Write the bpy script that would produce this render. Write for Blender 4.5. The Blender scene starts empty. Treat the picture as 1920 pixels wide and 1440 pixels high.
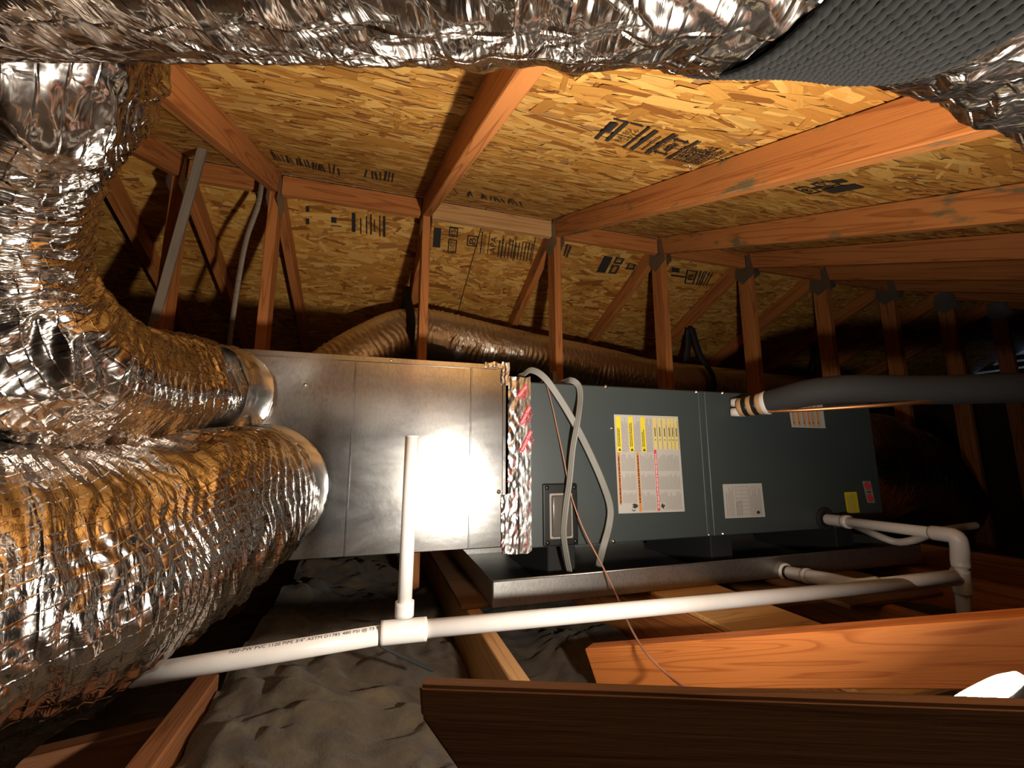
import bpy, bmesh, math, random
import numpy as np
from mathutils import Vector, Matrix, noise

random.seed(7)
rng = np.random.default_rng(11)
SC = bpy.context.scene
COL = SC.collection

# ------------------------------------------------------------------ camera
FPX, PITCH, YAW = 820.0, math.radians(9.3), math.radians(17.4)
FW = Vector((math.sin(YAW)*math.cos(PITCH), math.cos(YAW)*math.cos(PITCH), math.sin(PITCH)))
RT = Vector((math.cos(YAW), -math.sin(YAW), 0))
UP = RT.cross(FW)
cam = bpy.data.cameras.new('camera')
cam.sensor_width = 36.0
cam.lens = FPX/1920*36.0
cam.clip_start = 0.01
cam_ob = bpy.data.objects.new('camera', cam)
COL.objects.link(cam_ob)
cam_ob.matrix_world = Matrix((RT, UP, -FW)).transposed().to_4x4()
SC.camera = cam_ob

# ------------------------------------------------------------------ world, exposure
w = bpy.data.worlds.new('world')
SC.world = w
w.use_nodes = True
w.node_tree.nodes['Background'].inputs[0].default_value = (0.25, 0.5, 1.0, 1)
w.node_tree.nodes['Background'].inputs[1].default_value = 0.6
SC.view_settings.view_transform = 'Standard'
SC.view_settings.look = 'None'
SC.view_settings.gamma = 1
SC.view_settings.use_curve_mapping = False
SC.view_settings.exposure = 0.0

LAMP_POS = Vector((0.410, 0.228, -0.1755))
LAMP_DIR = Vector((-0.20, 0.68, 0.70)).normalized()
LAMP_WATT = 18.5

# ------------------------------------------------------------------ measuring helpers
def ray(px, py):
    return FW + RT*((px-960)/FPX) - UP*((py-720)/FPX)
def at(px, py, d):              # point at depth d
    return ray(px, py)*d
def atY(px, py, Y):
    r = ray(px, py)
    return r*(Y/r.y)
def atZ(px, py, Z):
    r = ray(px, py)
    return r*(Z/r.z)

# ------------------------------------------------------------------ object helpers
def tag(o, label=None, cat=None, group=None, kind=None):
    if label: o['label'] = label
    if cat: o['category'] = cat
    if group: o['group'] = group
    if kind: o['kind'] = kind
    return o
def wm(o):
    m = o.matrix_basis.copy()
    if o.parent:
        m = wm(o.parent) @ o.matrix_parent_inverse @ m
    return m
def link(o, parent=None):
    COL.objects.link(o)
    if parent is not None:
        o.parent = parent
        o.matrix_parent_inverse = wm(parent).inverted()
    return o
def thing(name, loc, label, cat, group=None, kind=None):
    o = bpy.data.objects.new(name, None)
    o.location = loc
    o.empty_display_size = 0.05
    COL.objects.link(o)
    return tag(o, label, cat, group, kind)
def mesh(name, verts, faces, mat, parent=None, smooth=False, matrix=None, uv=None):
    me = bpy.data.meshes.new(name)
    me.from_pydata([tuple(v) for v in verts], [], faces)
    if uv is not None:
        l = me.uv_layers.new(name='UVMap')
        idx = np.empty(len(me.loops), dtype=np.int32)
        me.loops.foreach_get('vertex_index', idx)
        l.data.foreach_set('uv', np.asarray(uv, dtype=np.float32)[idx].ravel())
    if mat: me.materials.append(mat)
    if smooth: me.polygons.foreach_set('use_smooth', [True]*len(me.polygons))
    me.update()
    o = bpy.data.objects.new(name, me)
    if matrix is not None: o.matrix_basis = matrix
    return link(o, parent)
def from_bm(name, bm, mat, parent=None, smooth=False, matrix=None):
    me = bpy.data.meshes.new(name)
    bmesh.ops.recalc_face_normals(bm, faces=bm.faces)
    bm.to_mesh(me); bm.free()
    if mat: me.materials.append(mat)
    if smooth: me.polygons.foreach_set('use_smooth', [True]*len(me.polygons))
    o = bpy.data.objects.new(name, me)
    if matrix is not None: o.matrix_basis = matrix
    return link(o, parent)
def bm_box(lo, hi, bev=0.0, seg=1):
    bm = bmesh.new()
    bmesh.ops.create_cube(bm, size=1.0)
    c = (Vector(lo)+Vector(hi))/2; s = Vector(hi)-Vector(lo)
    for v in bm.verts:
        v.co = Vector((c.x+v.co.x*s.x, c.y+v.co.y*s.y, c.z+v.co.z*s.z))
    if bev > 0:
        bmesh.ops.bevel(bm, geom=list(bm.edges), offset=bev, segments=seg, affect='EDGES', profile=0.5)
    return bm
def box(name, lo, hi, mat, parent=None, bev=0.002, seg=1, smooth=False):
    c = (Vector(lo)+Vector(hi))/2
    return from_bm(name, bm_box(Vector(lo)-c, Vector(hi)-c, bev, seg), mat, parent, smooth, Matrix.Translation(c))
def frame(p0, d, up=(0, 0, 1)):
    x = Vector(d).normalized()
    y = Vector(up).cross(x)
    if y.length < 1e-4: y = Vector((0, 1, 0)).cross(x)
    y.normalize()
    z = x.cross(y)
    m = Matrix((x, y, z)).transposed().to_4x4()
    m.translation = Vector(p0)
    return m
def beam(name, p0, p1, w, h, mat, parent=None, up=(0, 0, 1), bev=0.0025, cuts=None):
    """timber from p0 to p1 (centre line); local X runs along the grain"""
    p0 = Vector(p0); p1 = Vector(p1); L = (p1-p0).length
    return from_bm(name, bm_box((0, -w/2, -h/2), (L, w/2, h/2), bev), mat, parent, False, frame(p0, p1-p0, up))
def catmull(pts, ds):
    """pts: list of (Vector, r). -> positions, radii"""
    P = [Vector(p[0]) for p in pts]; R = [p[1] for p in pts]
    P = [P[0]*2-P[1]]+P+[P[-1]*2-P[-2]]; R = [R[0]]+R+[R[-1]]
    oP, oR = [], []
    for i in range(1, len(P)-2):
        n = max(2, int((P[i+1]-P[i]).length/ds))
        for k in range(n):
            t = k/n; t2 = t*t; t3 = t2*t
            a, b, c, d = P[i-1], P[i], P[i+1], P[i+2]
            oP.append(0.5*((2*b)+(c-a)*t+(2*a-5*b+4*c-d)*t2+(3*b-a-3*c+d)*t3))
            s = t*t*(3-2*t)
            oR.append(R[i]*(1-s)+R[i+1]*s)
    oP.append(P[-2]); oR.append(R[-2])
    return oP, oR
def frames(P, ref=(0, 0, 1)):
    out = []; n = None
    for i in range(len(P)):
        t = (P[min(i+1, len(P)-1)]-P[max(i-1, 0)]).normalized()
        if n is None:
            n = Vector(ref)-t*Vector(ref).dot(t)
            if n.length < 1e-3: n = Vector((1, 0, 0))-t*t.x
        else:
            n = n-t*n.dot(t)
        n.normalize()
        out.append((t, n.copy(), t.cross(n)))
    return out
def tube(name, pts, mat, parent=None, ds=0.01, seg=20, disp=None, cap=True, ref=(0, 0, 1), profile=None):
    """swept tube; pts list of (Vector, r); disp(s, theta, point, r)->dr"""
    P, R = catmull(pts, ds)
    F = frames(P, ref)
    verts, uv, s = [], [], 0.0
    cols = seg+1 if disp else seg
    for i, (p, r) in enumerate(zip(P, R)):
        if i: s += (P[i]-P[i-1]).length
        t, n, b = F[i]
        for k in range(cols):
            th = 2*math.pi*k/seg
            if profile:
                u, v = profile[k % len(profile)]
                verts.append(p+n*(v*r)+b*(u*r))
            else:
                dirv = n*math.cos(th)+b*math.sin(th)
                rr = r
                if disp: rr = r+disp(s, th if k < seg else 0.0, p+dirv*r, r)
                verts.append(p+dirv*rr)
            uv.append((s, th*r))
    faces = []
    m = len(P)
    if disp:
        for i in range(m-1):
            for k in range(seg):
                a = i*cols+k
                faces.append((a, a+1, a+cols+1, a+cols))
    else:
        for i in range(m-1):
            for k in range(seg):
                a = i*seg+k; b2 = i*seg+(k+1) % seg
                faces.append((a, b2, b2+seg, a+seg))
        if cap:
            faces.append(tuple(range(seg-1, -1, -1)))
            faces.append(tuple((m-1)*seg+k for k in range(seg)))
    return mesh(name, verts, faces, mat, parent, True, None, uv)
def lathe(name, prof, mat, parent=None, origin=(0, 0, 0), axis=(0, 0, 1), seg=28, smooth=True):
    """prof: list of (along axis, radius)"""
    m = frame(origin, axis)
    verts, faces = [], []
    for (a, r) in prof:
        for k in range(seg):
            th = 2*math.pi*k/seg
            verts.append((a, r*math.cos(th), r*math.sin(th)))
    for i in range(len(prof)-1):
        for k in range(seg):
            j = (k+1) % seg
            faces.append((i*seg+k, i*seg+j, (i+1)*seg+j, (i+1)*seg+k))
    if prof[0][1] > 1e-5: faces.append(tuple(range(seg-1, -1, -1)))
    if prof[-1][1] > 1e-5: faces.append(tuple((len(prof)-1)*seg+k for k in range(seg)))
    o = mesh(name, verts, faces, mat, parent, smooth, m)
    return o

# ------------------------------------------------------------------ materials
class NT:
    def __init__(s, name):
        s.m = bpy.data.materials.new(name); s.m.use_nodes = True
        s.t = s.m.node_tree; s.b = s.t.nodes['Principled BSDF']
    def n(s, typ, **kw):
        x = s.t.nodes.new(typ)
        for k, v in kw.items():
            if k.startswith('i_'):
                key = k[2:]
                x.inputs[int(key) if key.isdigit() else key.replace('_', ' ')].default_value = v
            else: setattr(x, k, v)
        return x
    def l(s, a, b): s.t.links.new(a, b)
    def ramp(s, fac, stops, interp='LINEAR'):
        r = s.n('ShaderNodeValToRGB'); r.color_ramp.interpolation = interp
        e = r.color_ramp.elements
        while len(e) < len(stops): e.new(0.5)
        for i, (p, c) in enumerate(stops):
            e[i].position = p; e[i].color = (c[0], c[1], c[2], 1) if not isinstance(c, float) else (c, c, c, 1)
        s.l(fac, r.inputs[0]); return r.outputs[0]
    def mapping(s, src, scale, loc=None):
        mp = s.n('ShaderNodeMapping'); mp.inputs['Scale'].default_value = scale
        s.l(src, mp.inputs[0])
        if loc is not None: s.l(loc, mp.inputs['Location'])
        return mp.outputs[0]
    def noise(s, vec, scale, detail=3.0, rough=0.5, dist=0.0):
        x = s.n('ShaderNodeTexNoise'); x.inputs['Scale'].default_value = scale
        x.inputs['Detail'].default_value = detail; x.inputs['Roughness'].default_value = rough
        x.inputs['Distortion'].default_value = dist
        if vec is not None: s.l(vec, x.inputs['Vector'])
        return x.outputs[0]
    def math(s, op, a, b=None, c=None):
        x = s.n('ShaderNodeMath', operation=op)
        for i, v in enumerate((a, b, c)):
            if v is None: continue
            if isinstance(v, (int, float)): x.inputs[i].default_value = v
            else: s.l(v, x.inputs[i])
        return x.outputs[0]
    def mix(s, fac, a, b, mode='MIX'):
        x = s.n('ShaderNodeMix', data_type='RGBA', blend_type=mode)
        for i, v in ((0, fac), (6, a), (7, b)):
            if isinstance(v, (int, float)): x.inputs[i].default_value = v
            elif isinstance(v, tuple): x.inputs[i].default_value = (*v, 1) if len(v) == 3 else v
            else: s.l(v, x.inputs[i])
        return x.outputs[2]
    def bump(s, h, strength, dist, normal=None):
        x = s.n('ShaderNodeBump'); x.inputs['Strength'].default_value = strength
        x.inputs['Distance'].default_value = dist; s.l(h, x.inputs['Height'])
        if normal is not None: s.l(normal, x.inputs['Normal'])
        return x.outputs[0]
    def coord(s, which='Object'):
        return s.n('ShaderNodeTexCoord').outputs[which]
    def rand(s):
        return s.n('ShaderNodeObjectInfo').outputs['Random']
    def set(s, **kw):
        for k, v in kw.items():
            i = s.b.inputs[k.replace('_', ' ')]
            if isinstance(v, (int, float)): i.default_value = v
            elif isinstance(v, tuple): i.default_value = (*v, 1) if len(v) == 3 else v
            else: s.l(v, i)
        return s.m

def plain(name, col, rough=0.5, metal=0.0, **kw):
    t = NT(name); t.set(Base_Color=col, Roughness=rough, Metallic=metal, **kw); return t.m

def mat_wood(name, light, dark, green=0.0, ring=9.0, grey=0.0):
    t = NT(name)
    c = t.coord(); r = t.rand()
    off = t.n('ShaderNodeCombineXYZ')
    t.l(t.math('MULTIPLY', r, 37.0), off.inputs[0]); t.l(t.math('MULTIPLY', r, 11.0), off.inputs[1]); t.l(t.math('MULTIPLY', r, 5.3), off.inputs[2])
    v = t.mapping(c, (0.42, 10.0, 10.0), off.outputs[0])
    n1 = t.noise(v, 1.6, 2.0, 0.5, 0.4)
    bands = t.math('FRACT', t.math('MULTIPLY', n1, ring))
    grain = t.noise(t.mapping(c, (6.0, 160.0, 160.0), off.outputs[0]), 3.0, 3.0)
    big = t.noise(t.mapping(c, (1.0, 3.0, 3.0), off.outputs[0]), 2.2, 3.0)
    col = t.ramp(bands, [(0.0, light), (0.62, light), (0.9, dark), (1.0, light)])
    col = t.mix(t.math('MULTIPLY', grain, 0.42), col, dark)
    col = t.mix(t.math('MULTIPLY', t.math('SUBTRACT', big, 0.35), 0.9), col, tuple(x*0.72 for x in dark))
    if grey:
        col = t.mix(grey, col, (0.2, 0.18, 0.15))
    if green:
        g = t.noise(t.mapping(c, (5.0, 13.0, 13.0), off.outputs[0]), 1.3, 4.0, 0.62)
        col = t.mix(t.math('MULTIPLY', t.ramp(g, [(0.57, 0.0), (0.66, 1.0)]), green), col, (0.09, 0.095, 0.05))
    bh = t.math('ADD', t.math('MULTIPLY', bands, 0.5), grain)
    t.set(Base_Color=col, Roughness=0.62, Normal=t.bump(bh, 0.25, 0.002))
    t.b.inputs['Specular IOR Level'].default_value = 0.3
    return t.m

def mat_foil(name, grid=(48.0, 48.0), base=(0.70, 0.655, 0.61), rough=0.15, grid_amt=1.0, crinkle=1.0):
    """aluminium facing: sharp folds running round the duct, small facets, scrim grid"""
    t = NT(name)
    uvn = t.coord('UV'); ob = t.coord('Object')
    wob = t.noise(ob, 18.0, 2.0)
    sx = t.n('ShaderNodeSeparateXYZ'); t.l(uvn, sx.inputs[0])
    def line(val, k, ph):
        a = t.math('ADD', t.math('MULTIPLY', val, k), t.math('MULTIPLY', wob, ph))
        f = t.math('ABSOLUTE', t.math('SUBTRACT', t.math('FRACT', a), 0.5))
        return t.ramp(f, [(0.0, 1.0), (0.08, 0.0)])
    g = t.math('MAXIMUM', line(sx.outputs[0], grid[0], 0.5), line(sx.outputs[1], grid[1], 0.4))
    def ridged(sc, det, dist):
        n_ = t.noise(t.mapping(uvn, sc), 1.0, det, 0.55, dist)
        return t.math('ABSOLUTE', t.math('SUBTRACT', n_, 0.5))
    folds = ridged((62.0, 9.0, 1.0), 2.0, 0.5)
    small = ridged((150.0, 55.0, 1.0), 2.0, 0.8)
    fac = t.n('ShaderNodeTexVoronoi', feature='F1'); fac.inputs['Scale'].default_value = 1.0
    t.l(t.mapping(uvn, (85.0, 40.0, 1.0)), fac.inputs['Vector'])
    where = t.ramp(t.noise(ob, 7.0, 2.0), [(0.42, 0.15), (0.6, 1.0)])
    h = t.math('ADD', t.math('MULTIPLY', folds, 2.2*crinkle), t.math('MULTIPLY', t.math('MULTIPLY', small, where), 1.1*crinkle))
    h = t.math('ADD', h, t.math('MULTIPLY', t.math('MULTIPLY', fac.outputs[0], where), 0.28*crinkle))
    nb = t.bump(h, 0.34, 0.006)
    nb = t.bump(g, 0.35*grid_amt, 0.0012, nb)
    rr = t.math('ADD', t.math('MULTIPLY', t.noise(ob, 60.0, 3.0), 0.12), rough-0.06)
    dirt = t.ramp(t.noise(ob, 9.0, 4.0, 0.6), [(0.35, 0.0), (0.75, 1.0)])
    col = t.mix(t.math('MULTIPLY', dirt, 0.35), base, (0.46, 0.38, 0.31))
    t.set(Base_Color=col, Metallic=1.0, Roughness=rr, Normal=nb)
    return t.m

def mat_galv(name, base=(0.52, 0.52, 0.5), rough=0.27):
    t = NT(name); ob = t.coord('Object')
    cl = t.noise(ob, 5.0, 5.0, 0.62, 0.4)
    fine = t.noise(t.mapping(ob, (1.0, 1.0, 0.55)), 150.0, 4.0, 0.75)
    sm = t.noise(t.mapping(ob, (1.0, 1.0, 2.0)), 3.1, 6.0, 0.72, 0.8)
    col = t.mix(t.ramp(cl, [(0.42, 0.0), (0.68, 0.5)]), base, tuple(min(1.0, x*1.3) for x in base))
    col = t.mix(t.math('MULTIPLY', t.ramp(fine, [(0.45, 0.0), (0.62, 1.0)]), 0.42), col, tuple(x*0.5 for x in base))
    r = t.math('ADD', t.math('MULTIPLY', sm, 0.16), rough-0.08)
    r = t.math('ADD', r, t.math('MULTIPLY', fine, 0.06))
    t.set(Base_Color=col, Metallic=1.0, Roughness=r, Normal=t.bump(cl, 0.05, 0.01))
    return t.m

def mat_osb_flake():
    t = NT('osb_strands')
    a = t.n('ShaderNodeAttribute', attribute_name='flake')
    uvn = t.coord('UV')
    g = t.noise(t.mapping(uvn, (3.0, 55.0, 1.0)), 6.0, 3.0, 0.6)
    col = t.mix(t.math('MULTIPLY', t.ramp(g, [(0.35, 0.0), (0.7, 1.0)]), 0.35), a.outputs['Color'], (0.2, 0.085, 0.022))
    t.set(Base_Color=col, Roughness=0.55, Normal=t.bump(g, 0.25, 0.001))
    t.b.inputs['Specular IOR Level'].default_value = 0.35
    return t.m

M = {}
M['wood'] = mat_wood('fir_timber', (0.47, 0.175, 0.046), (0.26, 0.076, 0.018), 0.0)
M['wood_green'] = mat_wood('fir_timber_stained', (0.49, 0.185, 0.048), (0.28, 0.086, 0.020), 0.85)
M['wood_bright'] = mat_wood('fir_timber_fresh', (0.64, 0.215, 0.050), (0.40, 0.11, 0.022), 0.0, 14.0)
M['wood_light'] = mat_wood('pine_light', (0.56, 0.32, 0.13), (0.36, 0.17, 0.055), 0.0)
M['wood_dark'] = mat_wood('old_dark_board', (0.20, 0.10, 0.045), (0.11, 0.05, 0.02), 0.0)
M['wood_grey'] = mat_wood('weathered_stick', (0.22, 0.145, 0.085), (0.13, 0.08, 0.045), 0.0, 9.0, 0.4)
M['wood_red'] = mat_wood('dark_red_board', (0.22, 0.085, 0.030), (0.12, 0.042, 0.014), 0.0)  # darker red-brown tone for the left joists and the loose board
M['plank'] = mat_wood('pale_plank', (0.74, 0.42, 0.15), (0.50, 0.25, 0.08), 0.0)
M['slab'] = plain('osb_core', (0.30, 0.145, 0.045), 0.7)
M['flake'] = mat_osb_flake()
M['ink'] = plain('stamp_ink', (0.022, 0.018, 0.014), 0.7)
M['foil'] = mat_foil('duct_foil', grid_amt=1.1, crinkle=0.85)
M['foil_fine'] = mat_foil('duct_foil_far', (60.0, 30.0), (0.80, 0.72, 0.60), 0.33, 0.5, 0.9)
M['tape'] = mat_foil('foil_tape', (1.0, 1.0), (0.86, 0.85, 0.82), 0.24, 0.0, 0.3)
M['galv'] = mat_galv('galvanised_sheet', (0.52, 0.52, 0.51), 0.175)
M['galv_pan'] = mat_galv('galvanised_pan', (0.50, 0.50, 0.48), 0.42)
M['plate'] = mat_galv('gusset_zinc', (0.34, 0.32, 0.28), 0.5)
M['screw'] = plain('zinc_screw', (0.7, 0.7, 0.68), 0.3, 1.0)
t = NT('slate_cabinet_paint')
nn = t.noise(t.coord(), 240.0, 2.0)
t.set(Base_Color=t.mix(t.ramp(t.noise(t.coord(), 3.0, 4.0), [(0.4, 0.0), (0.8, 1.0)]), (0.048, 0.062, 0.064), (0.058, 0.071, 0.071)), Roughness=0.42, Normal=t.bump(nn, 0.12, 0.001))
M['cabinet'] = t.m
M['black'] = plain('black_plastic', (0.005, 0.005, 0.005), 0.4)
M['rubber'] = plain('black_rubber', (0.012, 0.012, 0.012), 0.8)
t = NT('black_foam_insulation')
t.set(Base_Color=(0.028, 0.028, 0.029), Roughness=0.8, Normal=t.bump(t.noise(t.coord(), 300.0, 2.0), 0.3, 0.002))
M['foam'] = t.m
t = NT('white_pvc')
t.set(Base_Color=t.mix(t.ramp(t.noise(t.coord(), 14.0, 4.0), [(0.4, 0.0), (0.85, 0.5)]), (0.62, 0.595, 0.575), (0.48, 0.44, 0.40)), Roughness=0.36)
M['pvc'] = t.m
M['cable'] = plain('grey_cable_sheath', (0.22, 0.22, 0.20), 0.5)
M['copper'] = plain('copper', (0.85, 0.40, 0.18), 0.45, 1.0)
M['copperwire'] = plain('copper_wire_sheath', (0.42, 0.19, 0.11), 0.45)
M['webbing'] = plain('black_webbing', (0.0032, 0.0030, 0.0026), 0.9)
M['webbing'].node_tree.nodes['Principled BSDF'].inputs['Specular IOR Level'].default_value = 0.22
M['white'] = plain('label_paper', (0.52, 0.51, 0.48), 0.45)
M['yellow'] = plain('print_yellow', (0.85, 0.68, 0.03), 0.5)
M['yellow_pale'] = plain('print_pale_yellow', (0.75, 0.62, 0.2), 0.5)
M['yellow_tag'] = plain('yellow_tag', (0.70, 0.56, 0.02), 0.5)
M['orange'] = plain('print_orange', (0.70, 0.25, 0.05), 0.5)
M['red'] = plain('print_red', (0.70, 0.06, 0.09), 0.5)
M['txt'] = plain('print_black', (0.03, 0.03, 0.03), 0.6)
M['txtgrey'] = plain('print_grey', (0.30, 0.28, 0.25), 0.6)
M['txtwhite'] = plain('print_white', (0.8, 0.76, 0.72), 0.5)
M['tan'] = plain('tan_tape', (0.50, 0.31, 0.15), 0.5)
M['black_tape'] = plain('black_tape', (0.012, 0.012, 0.012), 0.3)
M['white_tape'] = plain('white_tape', (0.80, 0.76, 0.70), 0.4)
t = NT('smoky_cover')
t.set(Base_Color=(0.13, 0.12, 0.105), Roughness=0.22); t.b.inputs['Transmission Weight'].default_value = 0.35
M['smoke'] = t.m
t = NT('glass_wool')
ob = t.coord()
n1 = t.noise(ob, 9.0, 6.0, 0.65, 0.8); n2 = t.noise(ob, 90.0, 4.0, 0.7)
t.set(Base_Color=t.mix(t.ramp(n1, [(0.35, 0.0), (0.7, 1.0)]), (0.030, 0.020, 0.010), (0.088, 0.063, 0.034)), Roughness=0.95, Normal=t.bump(n2, 0.5, 0.008))
t.b.inputs['Sheen Weight'].default_value = 0.05
M['wool'] = t.m
M['drywall'] = plain('drywall_back', (0.25, 0.22, 0.18), 0.9)
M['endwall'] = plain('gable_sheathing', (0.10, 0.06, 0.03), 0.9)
t = NT('lamp_lens')
t.set(Base_Color=(1, 1, 1)); t.b.inputs['Emission Color'].default_value = (1, 0.97, 0.92, 1); t.b.inputs['Emission Strength'].default_value = 340.0
M['lens'] = t.m

# ------------------------------------------------------------------ flat print helper
_text_cache = {}
def text_shape(s):
    if s in _text_cache: return _text_cache[s]
    cu = bpy.data.curves.new('txt', 'FONT'); cu.body = s; cu.resolution_u = 2
    o = bpy.data.objects.new('txt', cu); COL.objects.link(o)
    bpy.context.view_layer.update()
    me = o.to_mesh()
    V = [(v.co.x, v.co.y) for v in me.vertices]; Fc = [tuple(p.vertices) for p in me.polygons]
    o.to_mesh_clear()
    bpy.data.objects.remove(o); bpy.data.curves.remove(cu)
    x0 = min(v[0] for v in V); x1 = max(v[0] for v in V); y0 = min(v[1] for v in V); y1 = max(v[1] for v in V)
    V = [((x-x0)/(x1-x0), (y-y0)/(y1-y0)) for x, y in V]
    _text_cache[s] = (V, Fc)
    return V, Fc
class Print:
    """flat print laid on a surface; corners TL, TR, BR, BL in space; u right, v down"""
    def __init__(s, TL, TR, BR, BL):
        s.c = [Vector(x) for x in (TL, TR, BR, BL)]; s.n = (s.c[1]-s.c[0]).cross(s.c[3]-s.c[0]).normalized()
        s.lay = {}
        s.lift = 0.0004
    def map(s, u, v, lift):
        a, b, c, d = s.c
        p = (a*(1-u)+b*u)*(1-v)+(d*(1-u)+c*u)*v
        return p-s.n*lift*s.sgn
    sgn = 1
    def add(s, key, pts, faces, lv=1):
        V, Fc = s.lay.setdefault(key, ([], []))
        k = len(V)
        V += [s.map(u, v, s.lift*lv) for u, v in pts]
        Fc += [tuple(i+k for i in f) for f in faces]
    def rect(s, key, u0, v0, u1, v1, lv=1):
        s.add(key, [(u0, v0), (u1, v0), (u1, v1), (u0, v1)], [(0, 1, 2, 3)], lv)
    def poly(s, key, pts, lv=1):
        s.add(key, pts, [tuple(range(len(pts)))], lv)
    def frame(s, key, u0, v0, u1, v1, tu, tv, lv=1):
        s.rect(key, u0, v0, u1, v0+tv, lv); s.rect(key, u0, v1-tv, u1, v1, lv)
        s.rect(key, u0, v0+tv, u0+tu, v1-tv, lv); s.rect(key, u1-tu, v0+tv, u1, v1-tv, lv)
    def text(s, key, st, u0, v0, u1, v1, rot=0, lv=2):
        V, Fc = text_shape(st)
        if rot == 0: P = [(u0+(u1-u0)*x, v1-(v1-v0)*y) for x, y in V]
        elif rot == 90: P = [(u1-(u1-u0)*y, v1-(v1-v0)*x) for x, y in V]      # reads bottom to top
        else: P = [(u0+(u1-u0)*y, v0+(v1-v0)*x) for x, y in V]                # reads top to bottom
        s.add(key, P, Fc, lv)
    def lines(s, key, u0, v0, u1, v1, n, vertical=True, fill=0.5, ragged=0.3, lv=2, seed=0):
        """rows of unreadably small type"""
        r = random.Random(seed)
        for i in range(n):
            if vertical:
                a = u0+(u1-u0)*i/n; b = a+(u1-u0)/n*fill
                y = v1
                end = v0+(v1-v0)*ragged*r.random()
                while y > end:
                    d = (v1-v0)*r.uniform(0.03, 0.11)
                    s.rect(key, a, max(end, y-d), b, y, lv); y -= d+(v1-v0)*0.012
            else:
                a = v0+(v1-v0)*i/n; b = a+(v1-v0)/n*fill
                x = u0; end = u1-(u1-u0)*ragged*r.random()
                while x < end:
                    d = (u1-u0)*r.uniform(0.03, 0.11)
                    s.rect(key, x, a, min(end, x+d), b, lv); x += d+(u1-u0)*0.012
    def build(s, parent, name='print'):
        out = []
        for k, (V, Fc) in s.lay.items():
            out.append(tag(mesh(name, V, Fc, M[k], parent), kind='stuff'))
        return out

# ================================================================== SETTING
RIDGE_Y, RIDGE_Z, SLOPE = 1.95, 1.215, 0.4
ALPHA = math.atan(SLOPE)
CA, SA = math.cos(ALPHA), math.sin(ALPHA)
N_NEAR = Vector((0, SA, -CA))     # inward (down) normals of the two roof planes
N_BACK = Vector((0, -SA, -CA))
def on_near(px, py, lift=0.006):
    r = ray(px, py); p0 = Vector((0, RIDGE_Y, RIDGE_Z))+N_NEAR*lift
    return r*(p0.dot(N_NEAR)/r.dot(N_NEAR))
def on_back(px, py, lift=0.006):
    r = ray(px, py); p0 = Vector((0, RIDGE_Y, RIDGE_Z))+N_BACK*lift
    return r*(p0.dot(N_BACK)/r.dot(N_BACK))

# ---- OSB panels: slab plus thousands of real strands
PW, PH, PT = 2.436, 1.216, 0.011
def strand_mesh(seed):
    g = np.random.default_rng(seed)
    N = 6500
    cx = g.uniform(0.0, PW, N); cy = g.uniform(0.0, PH, N)
    L = np.clip(g.lognormal(np.log(0.085), 0.42, N), 0.02, 0.17); W = np.clip(g.lognormal(np.log(0.0155), 0.45, N), 0.005, 0.042)
    an = g.normal(0, 0.24, N); odd = g.random(N) < 0.10; an[odd] = g.uniform(-1.6, 1.6, odd.sum())
    z = np.sort(g.uniform(0.0002, 0.0034, N))
    tone = g.random(N)
    base = np.array([[0.70, 0.40, 0.105], [0.59, 0.288, 0.058], [0.46, 0.200, 0.036], [0.28, 0.10, 0.018]])
    pick = np.select([tone < 0.30, tone < 0.66, tone < 0.92], [0, 1, 2], 3)
    colr = base[pick]*g.uniform(0.8, 1.08, (N, 1))
    verts = np.zeros((N, 6, 3)); uvs = np.zeros((N, 6, 2))
    sh = np.array([[-.5, -.5], [.46, -.5], [.5, 0.1], [.46, .5], [-.44, .5], [-.5, -.1]])
    ca, sa = np.cos(an), np.sin(an)
    tx = g.normal(0, 0.0022, N); ty = g.normal(0, 0.006, N)
    for k in range(6):
        jx = sh[k, 0]+g.normal(0, 0.05, N); jy = sh[k, 1]*(1+g.normal(0, 0.22, N))
        lx, ly = jx*L, jy*W
        X = np.clip(cx+lx*ca-ly*sa, 0.001, PW-0.001); Y = np.clip(cy+lx*sa+ly*ca, 0.001, PH-0.001)
        verts[:, k, 0] = X; verts[:, k, 1] = Y; verts[:, k, 2] = z+lx*tx+ly*ty
        uvs[:, k, 0] = lx+cx*3.1; uvs[:, k, 1] = ly+cy*2.7
    me = bpy.data.meshes.new('strands')
    me.vertices.add(N*6); me.vertices.foreach_set('co', verts.reshape(-1))
    me.loops.add(N*6); me.loops.foreach_set('vertex_index', np.arange(N*6, dtype=np.int32))
    me.polygons.add(N); me.polygons.foreach_set('loop_start', np.arange(0, N*6, 6, dtype=np.int32))
    me.update(calc_edges=True)
    l = me.uv_layers.new(name='UVMap'); l.data.foreach_set('uv', uvs.reshape(-1).astype(np.float32))
    ca_ = me.attributes.new('flake', 'FLOAT_COLOR', 'CORNER')
    cc = np.ones((N, 6, 4), dtype=np.float32); cc[:, :, :3] = colr[:, None, :]
    ca_.data.foreach_set('color', cc.reshape(-1))
    me.materials.append(M['flake'])
    return me
STR = [strand_mesh(s) for s in (1, 2, 3)]
bmx = bm_box((0, 0, -PT), (PW, PH, 0), 0)
SLAB = bpy.data.meshes.new('panel'); bmesh.ops.recalc_face_normals(bmx, faces=bmx.faces); bmx.to_mesh(SLAB); bmx.free(); SLAB.materials.append(M['slab'])

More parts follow.
